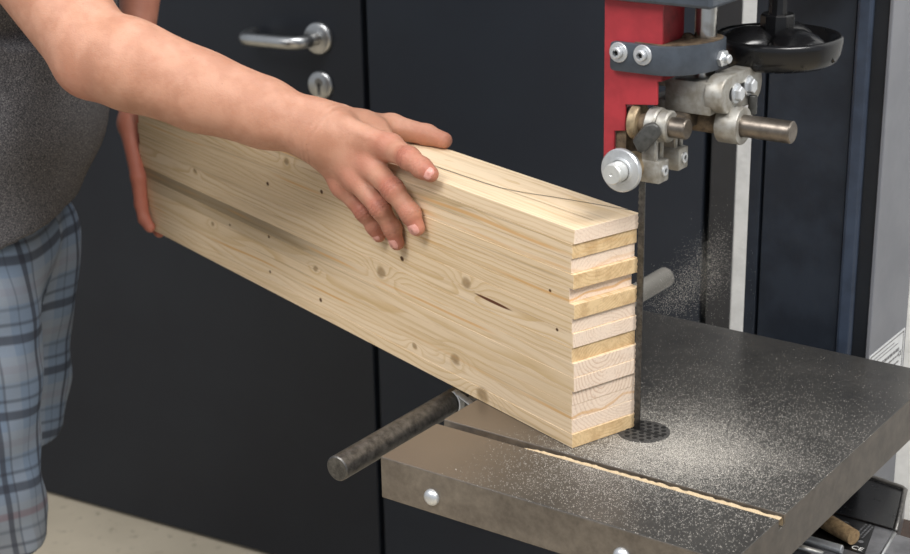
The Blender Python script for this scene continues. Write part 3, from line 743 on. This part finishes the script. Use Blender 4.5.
frad = {'i': (.0140, .0114, .0102, .0086), 'm': (.0140, .0115, .0103, .0088), 'r': (.0132, .0106, .0094, .0081), 'p': (.0116, .0091, .0081, .0071)}
thumb = [(-.1230, 1.7620, 1.1530), (-.0680, 1.7970, 1.1420), (-.0284, 1.7800, 1.1360), (-.0094, 1.7617, 1.1340)]
trad = (.0165, .0140, .0112, .0092)
wr = fa[-1]
def rhand(p):
    d = seg(p, sh, el, .064, .0485)
    for a, b, ra, rb in zip(fa, fa[1:], far, far[1:]): d = smin(d, seg(p, a, b, ra, rb), .012)
    # elbow point and forearm muscle
    d = smin(d, ell(p, (-.400, 1.800, 1.209), (.026, .024, .022)), .025)
    d = smin(d, seg(p, (-.36, 1.792, 1.226), (-.215, 1.759, 1.174), .041, .0325), .02)
    d = smin(d, ell(p, (-.158, 1.735, 1.172), (.016, .014, .012)), .02)    # wrist bone
    hand = None
    ms = {'i': (-.137, 1.736, 1.160), 'm': (-.139, 1.733, 1.155), 'r': (-.142, 1.731, 1.149), 'p': (-.145, 1.732, 1.143)}
    for f in 'imrp':
        q = seg(p, ms[f], fing[f][0], .0175, frad[f][0] * 1.02)
        hand = q if hand is None else smin(hand, q, .016)
    # the palm's thick inner side, towards the timber
    q = seg(p, (-.128, 1.745, 1.143), (-.092, 1.722, 1.128), .016, .011); hand = smin(hand, q, .014)
    d = smin(d, hand, .024)
    # tendon ridges and knuckle heads
    for f in 'imrp':
        a = np.array(ms[f]); b = np.array(fing[f][0]); nrm = np.array((-.55, -.45, .62)); nrm /= np.linalg.norm(nrm)
        d = smin(d, seg(p, a + nrm * .0150, b + nrm * frad[f][0] * .82, .0016, .0026), .006)
        d = smin(d, ell(p, b + nrm * frad[f][0] * .40, (.0092, .0092, .0092)), .010)
    for f in 'imrp':
        J, R_ = fing[f], frad[f]
        q = seg(p, J[0], J[1], R_[0], R_[1])
        for j in (1, 2): q = smin(q, seg(p, J[j], J[j + 1], R_[j], R_[j + 1]), .004)
        for j in (1, 2): q = smin(q, ell(p, J[j], (R_[j] * 1.04,) * 3), .005)
        d = smin(d, q, .0055)
    t = seg(p, thumb[0], thumb[1], trad[0], trad[1])
    for j in (1, 2): t = smin(t, seg(p, thumb[j], thumb[j + 1], trad[j], trad[j + 1]), .006)
    d = smin(d, t, .012)
    d = smin(d, seg(p, (-.118, 1.752, 1.160), (-.082, 1.758, 1.149), .014, .010), .02)
    d = smin(d, seg(p, (-.100, 1.770, 1.149), (-.068, 1.742, 1.140), .012, .007), .02)   # web between thumb and index
    # creases over the finger joints
    for f in 'imrp':
        J, R_ = fing[f], frad[f]
        for j, amp in ((1, .0013), (2, .0010)):
            a = np.array(J[j], np.float32); ax = np.array(J[j + 1]) - np.array(J[j - 1]); ax = (ax / np.linalg.norm(ax)).astype(np.float32)
            s_ = (p - a) @ ax; rr = np.linalg.norm(p - a, axis=1)
            w_ = np.exp(-(rr / (R_[j] * 1.25)) ** 4)
            for o_ in (-.0036, 0, .0036): d = d + amp * w_ * np.exp(-((s_ - o_) / .0010) ** 2)
    # wrist folds
    a = np.array((-.128, 1.730, 1.150), np.float32); ax = np.array((.73, -.45, -.42), np.float32); s_ = (p - a) @ (ax / np.linalg.norm(ax)); rr = np.linalg.norm(p - a, axis=1)
    w_ = np.exp(-(rr / .036) ** 4)
    for o_ in (-.013, -.006): d = d + .0012 * w_ * np.exp(-((s_ - o_) / .0014) ** 2)
    return d
# left arm and hand on the far end of the timber: axes of the timber
EC = np.array((-.4192, 2.1920, .9003)); Uv = np.array((-.586609, .809870, 0)); Vv = np.array((.809870, .586609, 0))
def E_(v, o, z): return tuple(EC + Uv * o + Vv * v + np.array((0, 0, z - .9003)))
lsh, lel, lwr = (-.545, 2.275, 1.430), (-.4360, 2.355, 1.255), (-.4500, 2.252, 1.040)
lf = {'p': [E_(-.009, .018, .976), E_(-.0105, .0130, .938), E_(-.0105, .0070, .918), E_(-.0095, -.0070, .9090)],
      'r': [E_(.013, .040, .968), E_(.014, .0405, .925), E_(.015, .0350, .900), E_(.016, .018, .8900)],
      'm': [E_(.036, .044, .968), E_(.037, .0410, .920), E_(.037, .0355, .897), E_(.037, .015, .8895)],
      'i': [E_(.058, .044, .972), E_(.060, .0410, .926), E_(.060, .0355, .900), E_(.060, .016, .8895)]}
lt = [E_(.050, .048, 1.005), E_(.080, .040, .985), E_(.0925, .010, .978), E_(.0930, -.014, .975)]
def larm(p):
    d = seg(p, lsh, lel, .055, .044)
    mid = tuple((np.array(lel) * .45 + np.array(lwr) * .55))
    d = smin(d, smin(seg(p, lel, mid, .034, .0225), seg(p, mid, lwr, .0225, .0180), .01), .02)
    h_ = None
    for f, o_ in zip('prmi', (-.006, -.001, .005, .011)):
        st_ = tuple(np.array(lwr) + Vv * o_)
        q = seg(p, st_, lf[f][0], .0130, .0108); h_ = q if h_ is None else smin(h_, q, .010)
    d = smin(d, h_, .012)
    for f in 'prmi':
        J = lf[f]; R_ = (.0110, .0095, .0086, .0078)
        q = seg(p, J[0], J[1], R_[0], R_[1])
        for j in (1, 2): q = smin(q, seg(p, J[j], J[j + 1], R_[j], R_[j + 1]), .004)
        d = smin(d, q, .005)
    t = seg(p, lt[0], lt[1], .016, .013)
    for j in (1, 2): t = smin(t, seg(p, lt[j], lt[j + 1], (.013, .0105, .009)[j - 0] if j < 3 else .009, (.0105, .0095, .0085)[j]), .005)
    return smin(d, t, .01)
legs = [[(-.645, 2.00, .90), (-.660, 2.00, .485), (-.672, 2.00, .085), (-.535, 1.985, .035)],
        [(-.626, 2.20, .90), (-.694, 2.21, .485), (-.775, 2.21, .085), (-.640, 2.215, .035)]]
def torso(p, g=0.):
    d = ell(p, (-.660, 2.10, .93), (.122 + g, .168 + g, .14 + g))
    d = smin(d, ell(p, (-.603, 2.10, 1.13), (.142 + g, .165 + g, .155 + g)), .06)
    d = smin(d, ell(p, (-.575, 2.11, 1.28), (.135 + g, .170 + g, .17 + g)), .06)
    d = smin(d, seg(p, sh, (-.555, 2.12, 1.42), .058 + g, .055 + g), .06)
    d = smin(d, seg(p, lsh, (-.555, 2.12, 1.42), .055 + g, .055 + g), .06)
    return d
HC = np.array((-.490, 2.115, 1.655))
def body(p):
    d = torso(p, -.014)
    d = smin(d, seg(p, (-.555, 2.12, 1.42), (-.510, 2.115, 1.56), .062, .056), .04)
    hd_ = ell(p, HC, (.098, .076, .118))
    hd_ = smin(hd_, ell(p, HC + (.030, 0, -.062), (.062, .056, .058)), .03)
    hd_ = smin(hd_, seg(p, HC + (.092, 0, .014), HC + (.116, 0, -.026), .008, .0130), .014)      # nose
    hd_ = smin(hd_, seg(p, HC + (.086, -.030, .026), HC + (.086, .030, .026), .011, .011), .014)  # brow
    for s_ in (-1, 1):
        hd_ = smax(hd_, -ell(p, HC + (.096, s_ * .030, .006), (.014, .014, .009)), .010)
        hd_ = np.minimum(hd_, ell(p, HC + (.080, s_ * .030, .005), (.0125,) * 3))
        hd_ = smin(hd_, ell(p, HC + (-.006, s_ * .080, -.004), (.018, .009, .032)), .006)
    hd_ = smin(hd_, ell(p, HC + (.090, 0, -.062), (.010, .024, .005)), .008)
    hd_ = smin(hd_, ell(p, HC + (.088, 0, -.072), (.010, .020, .006)), .008)
    hd_ = smin(hd_, ell(p, HC + (.080, 0, -.098), (.020, .022, .018)), .02)
    d = smin(d, hd_, .03)
    for L in legs:
        d = smin(d, smin(seg(p, L[0], L[1], .088, .058), seg(p, L[1], L[2], .055, .040), .03), .03)
        q = seg(p, L[2], L[3], .042, .026); d = smin(d, smax(q, .006 - p[:, 2], .01), .03)
    return d
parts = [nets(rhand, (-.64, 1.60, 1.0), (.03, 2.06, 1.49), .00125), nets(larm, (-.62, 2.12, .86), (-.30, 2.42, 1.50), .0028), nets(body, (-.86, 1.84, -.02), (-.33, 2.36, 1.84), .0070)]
P = []; F = []; b = 0
for p_, f_ in parts: P.append(p_); F.append(f_ + b); b += len(p_)
P = np.concatenate(P); F = np.concatenate(F)
me = mesh_from('person', P, F)
# redness: knuckles, finger ends, inner elbow; left arm reddened to paint its shade
red = np.zeros(len(P), np.float32)
for f in 'imrp':
    for j, s_, a_ in ((0, .014, .75), (1, .011, .95), (2, .009, .7), (3, .010, 1.0)):
        red = np.maximum(red, a_ * np.exp(-(np.linalg.norm(P - np.array(fing[f][j]) - np.array((-.004, -.004, .004)), axis=1) / s_ / 1.3) ** 2))
for j in (2, 3): red = np.maximum(red, .5 * np.exp(-(np.linalg.norm(P - np.array(thumb[j]), axis=1) / .016) ** 2))
red = np.maximum(red, .45 * np.exp(-(np.linalg.norm(P - np.array((-.41, 1.79, 1.19)), axis=1) / .035) ** 2))
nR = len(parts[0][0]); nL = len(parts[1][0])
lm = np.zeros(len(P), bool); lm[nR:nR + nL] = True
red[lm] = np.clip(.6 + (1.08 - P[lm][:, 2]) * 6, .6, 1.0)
at = me.attributes.new('flush_shade', 'FLOAT', 'POINT'); at.data.foreach_set('value', red.astype(np.float32))
crs = np.zeros(len(P), np.float32); Ph = P[:nR]; cr = np.zeros(nR, np.float32)
for f in 'imrp':
    J, R_ = fing[f], frad[f]
    for j, amp in ((1, .9), (2, .6)):
        a = np.array(J[j]); ax = np.array(J[j + 1]) - np.array(J[j - 1]); ax = ax / np.linalg.norm(ax); q = Ph - a; s_ = q @ ax; rr = np.linalg.norm(q, axis=1)
        bend = .0012 * np.sin(q @ np.array((700., 300., 500.)))
        w_ = amp * np.exp(-(rr / (R_[j] * 1.2)) ** 4)
        for o_ in ((-.0046, -.0020, .0012, .0040) if j == 1 else (-.0016, .0016)): cr = np.maximum(cr, w_ * np.exp(-((s_ - o_ + bend) / .0010) ** 2))
a = np.array((-.128, 1.730, 1.150)); ax = np.array((.73, -.45, -.42)); ax = ax / np.linalg.norm(ax); q = Ph - a; s_ = q @ ax; rr = np.linalg.norm(q + np.array((.01, .0, .02)), axis=1)
for o_ in (-.015, -.010, -.004): cr = np.maximum(cr, .6 * np.exp(-(rr / .030) ** 4) * np.exp(-((s_ - o_ + .002 * np.sin(q @ np.array((90., 60., 200.)))) / .0010) ** 2))
crs[:nR] = cr; at = me.attributes.new('crease', 'FLOAT', 'POINT'); at.data.foreach_set('value', crs)
def skin():
    k = NT('skin'); v = k.obj(); a = k.n('ShaderNodeAttribute'); a.attribute_name = 'flush_shade'
    n1 = k.noise(v, 35, 4); n2 = k.noise(v, 420, 3); n3 = k.noise(v, 130, 3)
    c = k.mix(k.smooth(n1, .35, .65), lin(189, 141, 117), lin(175, 126, 102))
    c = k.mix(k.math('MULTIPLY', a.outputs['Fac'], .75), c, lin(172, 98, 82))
    c = k.mix(k.math('MULTIPLY', k.smooth(n3, .58, .7), .16), c, lin(176, 112, 88))
    vo = k.n('ShaderNodeTexVoronoi'); k.l(v, vo.inputs['Vector']); vo.inputs['Scale'].default_value = 60; vo.inputs['Randomness'].default_value = 1
    c = k.mix(k.math('MULTIPLY', k.smooth(vo.outputs['Distance'], .07, .03), .30), c, lin(120, 74, 54))
    ca_ = k.n('ShaderNodeAttribute'); ca_.attribute_name = 'crease'
    c = k.mix(k.math('MULTIPLY', ca_.outputs['Fac'], .80), c, lin(116, 62, 50))
    wv = k.n('ShaderNodeTexVoronoi'); k.l(v, wv.inputs['Vector']); wv.inputs['Scale'].default_value = 520
    k.bump(k.math('SUBTRACT', k.math('ADD', k.math('MULTIPLY', wv.outputs['Distance'], .6), n2), ca_.outputs['Fac']), .35, .0008)
    m = k.fin(c, .50, 0, .35); k.b.inputs['Subsurface Weight'].default_value = .12; k.b.inputs['Subsurface Radius'].default_value = (.012, .005, .003); k.b.inputs['Subsurface Scale'].default_value = .5
    return m
skin_m = skin()
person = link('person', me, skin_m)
tag(person, 'person in grey t-shirt and plaid shorts gripping the timber with both hands', 'person')
# nails of the right hand, lying on the back of the finger ends
nail_m = simple('nail', lin(214, 158, 146), lin(204, 144, 132), .32, 0, 300)
NRM = Vector((-.66, -.52, .54))
def nail(J2, J3, r, wd, ln, nrm=NRM, push=.62):
    a, b_ = Vector(J2), Vector(J3); t = (b_ - a).normalized(); nn = (nrm - t * nrm.dot(t)).normalized(); s_ = t.cross(nn)
    c = b_ + t * (r * push - .0035); bm = bmesh.new(); n_ = 24; rings = []
    ctr = bm.verts.new(c + nn * (r + .0003))
    for k_, q in enumerate((.35, .7, .9, 1.0)):
        ring = []
        for i in range(n_):
            an = 2 * PI * i / n_; cx = math.copysign(abs(math.cos(an)) ** .75, math.cos(an)); sx = math.copysign(abs(math.sin(an)) ** .75, math.sin(an))
            u_ = sx * wd * q; v_ = cx * ln * q
            ring.append(bm.verts.new(c + s_ * u_ + t * (v_ - ln * .35) + nn * (math.sqrt(max(r * r - u_ * u_, 0)) + (.0003 if k_ < 3 else -.0006) - (max(v_ - ln * .1, 0) ** 2) / (r * 1.6))))
        rings.append(ring)
    for i in range(n_): bm.faces.new((ctr, rings[0][i], rings[0][(i + 1) % n_]))
    for A, B in zip(rings, rings[1:]):
        for i in range(n_): bm.faces.new((A[i], A[(i + 1) % n_], B[(i + 1) % n_], B[i]))
    return obj('fingernail', bm, nail_m, person, True)
for f, nv in (('i', (-.70, -.45, .55)), ('m', (-.70, -.62, .35)), ('r', (-.70, -.62, .35)), ('p', (-.74, -.60, .30))): nail(fing[f][2], fing[f][3], frad[f][3] * 1.03, frad[f][3] * .80, .0078 if f != 'p' else .0065, Vector(nv), .55)
# t-shirt
def wob(p, s, ph): return np.sin(p[:, 0] * s[0] + ph + 1.7 * np.sin(p[:, 1] * s[1] + ph * 2.1)) * np.sin(p[:, 2] * s[2] + 1.3 * np.sin(p[:, 0] * s[1] * .7 + ph)) 
rsl = tuple(np.array(sh) * .52 + np.array(el) * .48); lsl = tuple(np.array(lsh) * .45 + np.array(lel) * .55)
def shirt(p):
    d = torso(p, .014)
    d = smin(d, seg(p, (-.625, 2.05, 1.10), (-.655, 2.05, .93), .125, .120), .05); d = smin(d, seg(p, (-.622, 2.15, 1.10), (-.650, 2.15, .93), .122, .118), .05)
    d = smin(d, seg(p, sh, rsl, .078, .070), .03); d = smin(d, seg(p, lsh, lsl, .072, .062), .03)
    d = d + .0028 * wob(p, (26, 18, 22), .4) + .0016 * wob(p, (50, 31, 44), 1.9)
    d = smax(d, (.948 + .005 * np.sin(p[:, 0] * 30) + .30 * (p[:, 0] + .57) + .10 * (p[:, 1] - 1.95)) - p[:, 2], .004)
    d = np.maximum(d, -seg(p, (-.552, 2.12, 1.445), (-.51, 2.115, 1.60), .068, .068))
    for c_, a_ in ((rsl, np.array(el) - np.array(sh)), (lsl, np.array(lel) - np.array(lsh))):
        a_ = a_ / np.linalg.norm(a_); s_ = (p - np.array(c_)) @ a_; r_ = np.linalg.norm(p - np.array(c_) - s_[:, None] * a_, axis=1)
        d = np.where(r_ < .12, smax(d, s_ - .0, .004), d)
    return d
ps, fs = nets(shirt, (-.84, 1.82, .90), (-.36, 2.42, 1.54), .0050)
def tee():
    k = NT('grey_heather_jersey'); v = k.obj(); a = k.noise(v, 700, 2); b_ = k.noise(v, 25, 3)
    c = k.ramp(a, [(.34, lin(52, 52, 56)), (.52, lin(88, 87, 90)), (.70, lin(140, 138, 138))])
    c = k.mix(k.math('MULTIPLY', b_, .3), c, lin(66, 65, 68)); k.bump(a, .5, .001)
    return k.fin(c, .95, 0, .15)
ts = link('t_shirt', mesh_from('t_shirt', ps, fs), tee(), person); ts['label'] = 'grey heather t-shirt'
# shorts
def shorts(p):
    d = np.minimum(ell(p, (-.655, 2.10, .925), (.128, .178, .125)), torso(p, .004))
    for L, zb in zip(legs, (.522, .592)):
        q = seg(p, (L[0][0] - .004, L[0][1] + (.012 if L[0][1] < 2.1 else -.012), .88), (L[1][0], L[1][1], .50), .106, .091)
        q = smax(q, zb - p[:, 2], .003); d = smin(d, q, .028)
    d = d + .0040 * wob(p, (20, 14, 26), 2.2) + .0026 * wob(p, (9, 16, 52), .7) + .0016 * wob(p, (44, 31, 70), 3.3)
    d = smax(d, .522 - p[:, 2], .003)
    return smax(d, p[:, 2] - 1.0, .004)
ps, fs = nets(shorts, (-.84, 1.84, .47), (-.48, 2.36, 1.03), .0045)
me = mesh_from('plaid_shorts', ps, fs)
near = ps[:, 1] < 2.1 ; cy = np.where(near, 2.0, 2.205)
ang = np.arctan2(ps[:, 1] - cy, ps[:, 0] + .645 + .0)
uv = np.column_stack([ang * .105 + np.where(near, 0, .03) + .05 * (ps[:, 2] - .7) * np.where(near, 1, -1), ps[:, 2] + .010 * np.sin(ang * 2 + 1) + np.where(near, 0, .02), np.zeros(len(ps))]).astype(np.float32)
at = me.attributes.new('weave', 'FLOAT_VECTOR', 'POINT'); at.data.foreach_set('vector', uv.ravel())
def plaid():
    k = NT('plaid_cotton'); a = k.n('ShaderNodeAttribute'); a.attribute_name = 'weave'; sx = k.n('ShaderNodeSeparateXYZ'); k.l(a.outputs['Vector'], sx.inputs[0]); u, v = sx.outputs[0], sx.outputs[1]
    def band(val, per, pos, wd, soft=.02):
        f = k.math('FRACT', k.math('ADD', k.math('DIVIDE', val, per), 10 - pos + .5)); d = k.math('ABSOLUTE', k.math('SUBTRACT', f, .5)); return k.smooth(d, wd + soft, wd - soft)
    low = k.smooth(v, .66, .52)
    base = k.mix(low, lin(112, 128, 148), lin(126, 130, 134))
    c = base
    c = k.mix(k.math('MULTIPLY', band(u, .094, .32, .16), .45), c, lin(140, 150, 162))
    c = k.mix(k.math('MULTIPLY', band(v, .104, .62, .17), .45), c, lin(138, 144, 150))
    c = k.mix(k.math('MULTIPLY', band(v, .104, .62, .05), k.math('MULTIPLY_ADD', low, .55, .12)), c, lin(112, 66, 72))
    for per, val, ps_, w_, st_ in ((.094, u, .0, .055, .75), (.094, u, .18, .02, .55), (.104, v, .0, .060, .75), (.104, v, .20, .022, .55), (.104, v, .40, .02, .35), (.094, u, .66, .015, .4)):
        c = k.mix(k.math('MULTIPLY', band(val, per, ps_, w_), st_), c, lin(46, 48, 57))
    th = k.noise(k.obj((1, 1, 1)), 900, 2); c = k.mix(k.math('MULTIPLY', th, .25), c, lin(78, 82, 92)); k.bump(th, .3, .0008)
    return k.fin(c, .92, 0, .15)
so = link('plaid_shorts', me, plaid(), person); so['label'] = 'light blue and grey plaid shorts'
# hair and shoes (out of the picture, kept simple)
def hair(p):
    d = ell(p, HC + (-.014, 0, .022), (.104, .084, .112)); return smax(smax(d, (HC[2] - .03) - p[:, 2], .01), (p[:, 0] - HC[0] - .052) * .8 - (p[:, 2] - HC[2] - .062), .02)
ph_, fh_ = nets(hair, HC - .15, HC + .17, .006)
link('hair', mesh_from('hair', ph_, fh_), simple('brown_hair', lin(84, 66, 52), lin(60, 46, 36), .7, 0, 80, .6, 500), person)
for L in legs:
    def shoe(p, L=L):
        d = smin(seg(p, (L[2][0] - .02, L[2][1], .045), (L[3][0] + .02, L[3][1], .036), .052, .046), seg(p, L[2], (L[2][0], L[2][1], .10), .052, .050), .03)
        d = smax(d, .004 - p[:, 2], .004); return smax(d, p[:, 2] - .115, .006)
    a_ = np.array((L[2][0] - .12, L[2][1] - .10, -.01)); p_, f_ = nets(shoe, a_, a_ + (.36, .22, .14), .006)
    link('shoe', mesh_from('shoe', p_, f_), simple('black_shoe', lin(34, 34, 36), lin(26, 26, 28), .6), person)

# ---------------------------------------------------------------- keep to thing > part > sub-part
for e in (arm, gu, colm, hs):
    for ch in list(e.children):
        if ch.type == 'MESH': ch.data.transform(Matrix.Translation(e.location))
        for q in ch.children_recursive: q.data.transform(Matrix.Translation(e.location))
        ch.parent = e.parent
    bpy.data.objects.remove(e)
for o in list(COL.objects):
    chain = []; q = o.parent
    while q: chain.append(q); q = q.parent
    if len(chain) > 2: o.parent = chain[-2]

# ---------------------------------------------------------------- light
def area(name, loc, target, sx, sy, power, col=(1, 1, 1)):
    l = bpy.data.lights.new(name, 'AREA'); l.shape = 'RECTANGLE'; l.size = sx; l.size_y = sy; l.energy = power; l.color = col
    o = bpy.data.objects.new(name, l); COL.objects.link(o); o.location = loc
    o.rotation_euler = (Vector(target) - Vector(loc)).to_track_quat('-Z', 'Y').to_euler(); return o
area('ceiling_lamp_key', (.9, .35, 2.9), (.1, 1.6, .9), 1.3, .8, 66, (1, .975, .945))
area('fill_light_left', (-1.3, .6, 2.9), (-.3, 1.9, .9), 1.4, .8, 40, (1, .975, .95))  # unseen fill lamp added to lift the left side
area('fill_light_back', (.3, 2.0, 3.0), (.2, 1.7, .9), 1.6, .5, 24, (.97, .98, 1))  # unseen overhead lamp added to brighten the back wall
wd = bpy.data.worlds.new('shop_ambient'); SC.world = wd; wd.use_nodes = True
wd.node_tree.nodes['Background'].inputs[0].default_value = (.80, .86, .95, 1); wd.node_tree.nodes['Background'].inputs[1].default_value = .48

# ---------------------------------------------------------------- camera
cam = bpy.data.cameras.new('camera'); co = bpy.data.objects.new('camera', cam); COL.objects.link(co)
cam.sensor_width = 36; cam.lens = 65.01; cam.clip_start = .02
Rv = Vector((.99984015, -.0059004, -.0168776)); Up = Vector((.01787926, .32996068, .94382534)); Fw = Vector((0, .94397624, -.33001343))
m = Matrix((Rv, Up, -Fw)).transposed().to_4x4(); m.translation = (0, 0, 1.59); co.matrix_world = m
cam.dof.use_dof = True; cam.dof.focus_distance = 1.66; cam.dof.aperture_fstop = 9
SC.camera = co
SC.view_settings.view_transform = 'Standard'; SC.view_settings.look = 'None'
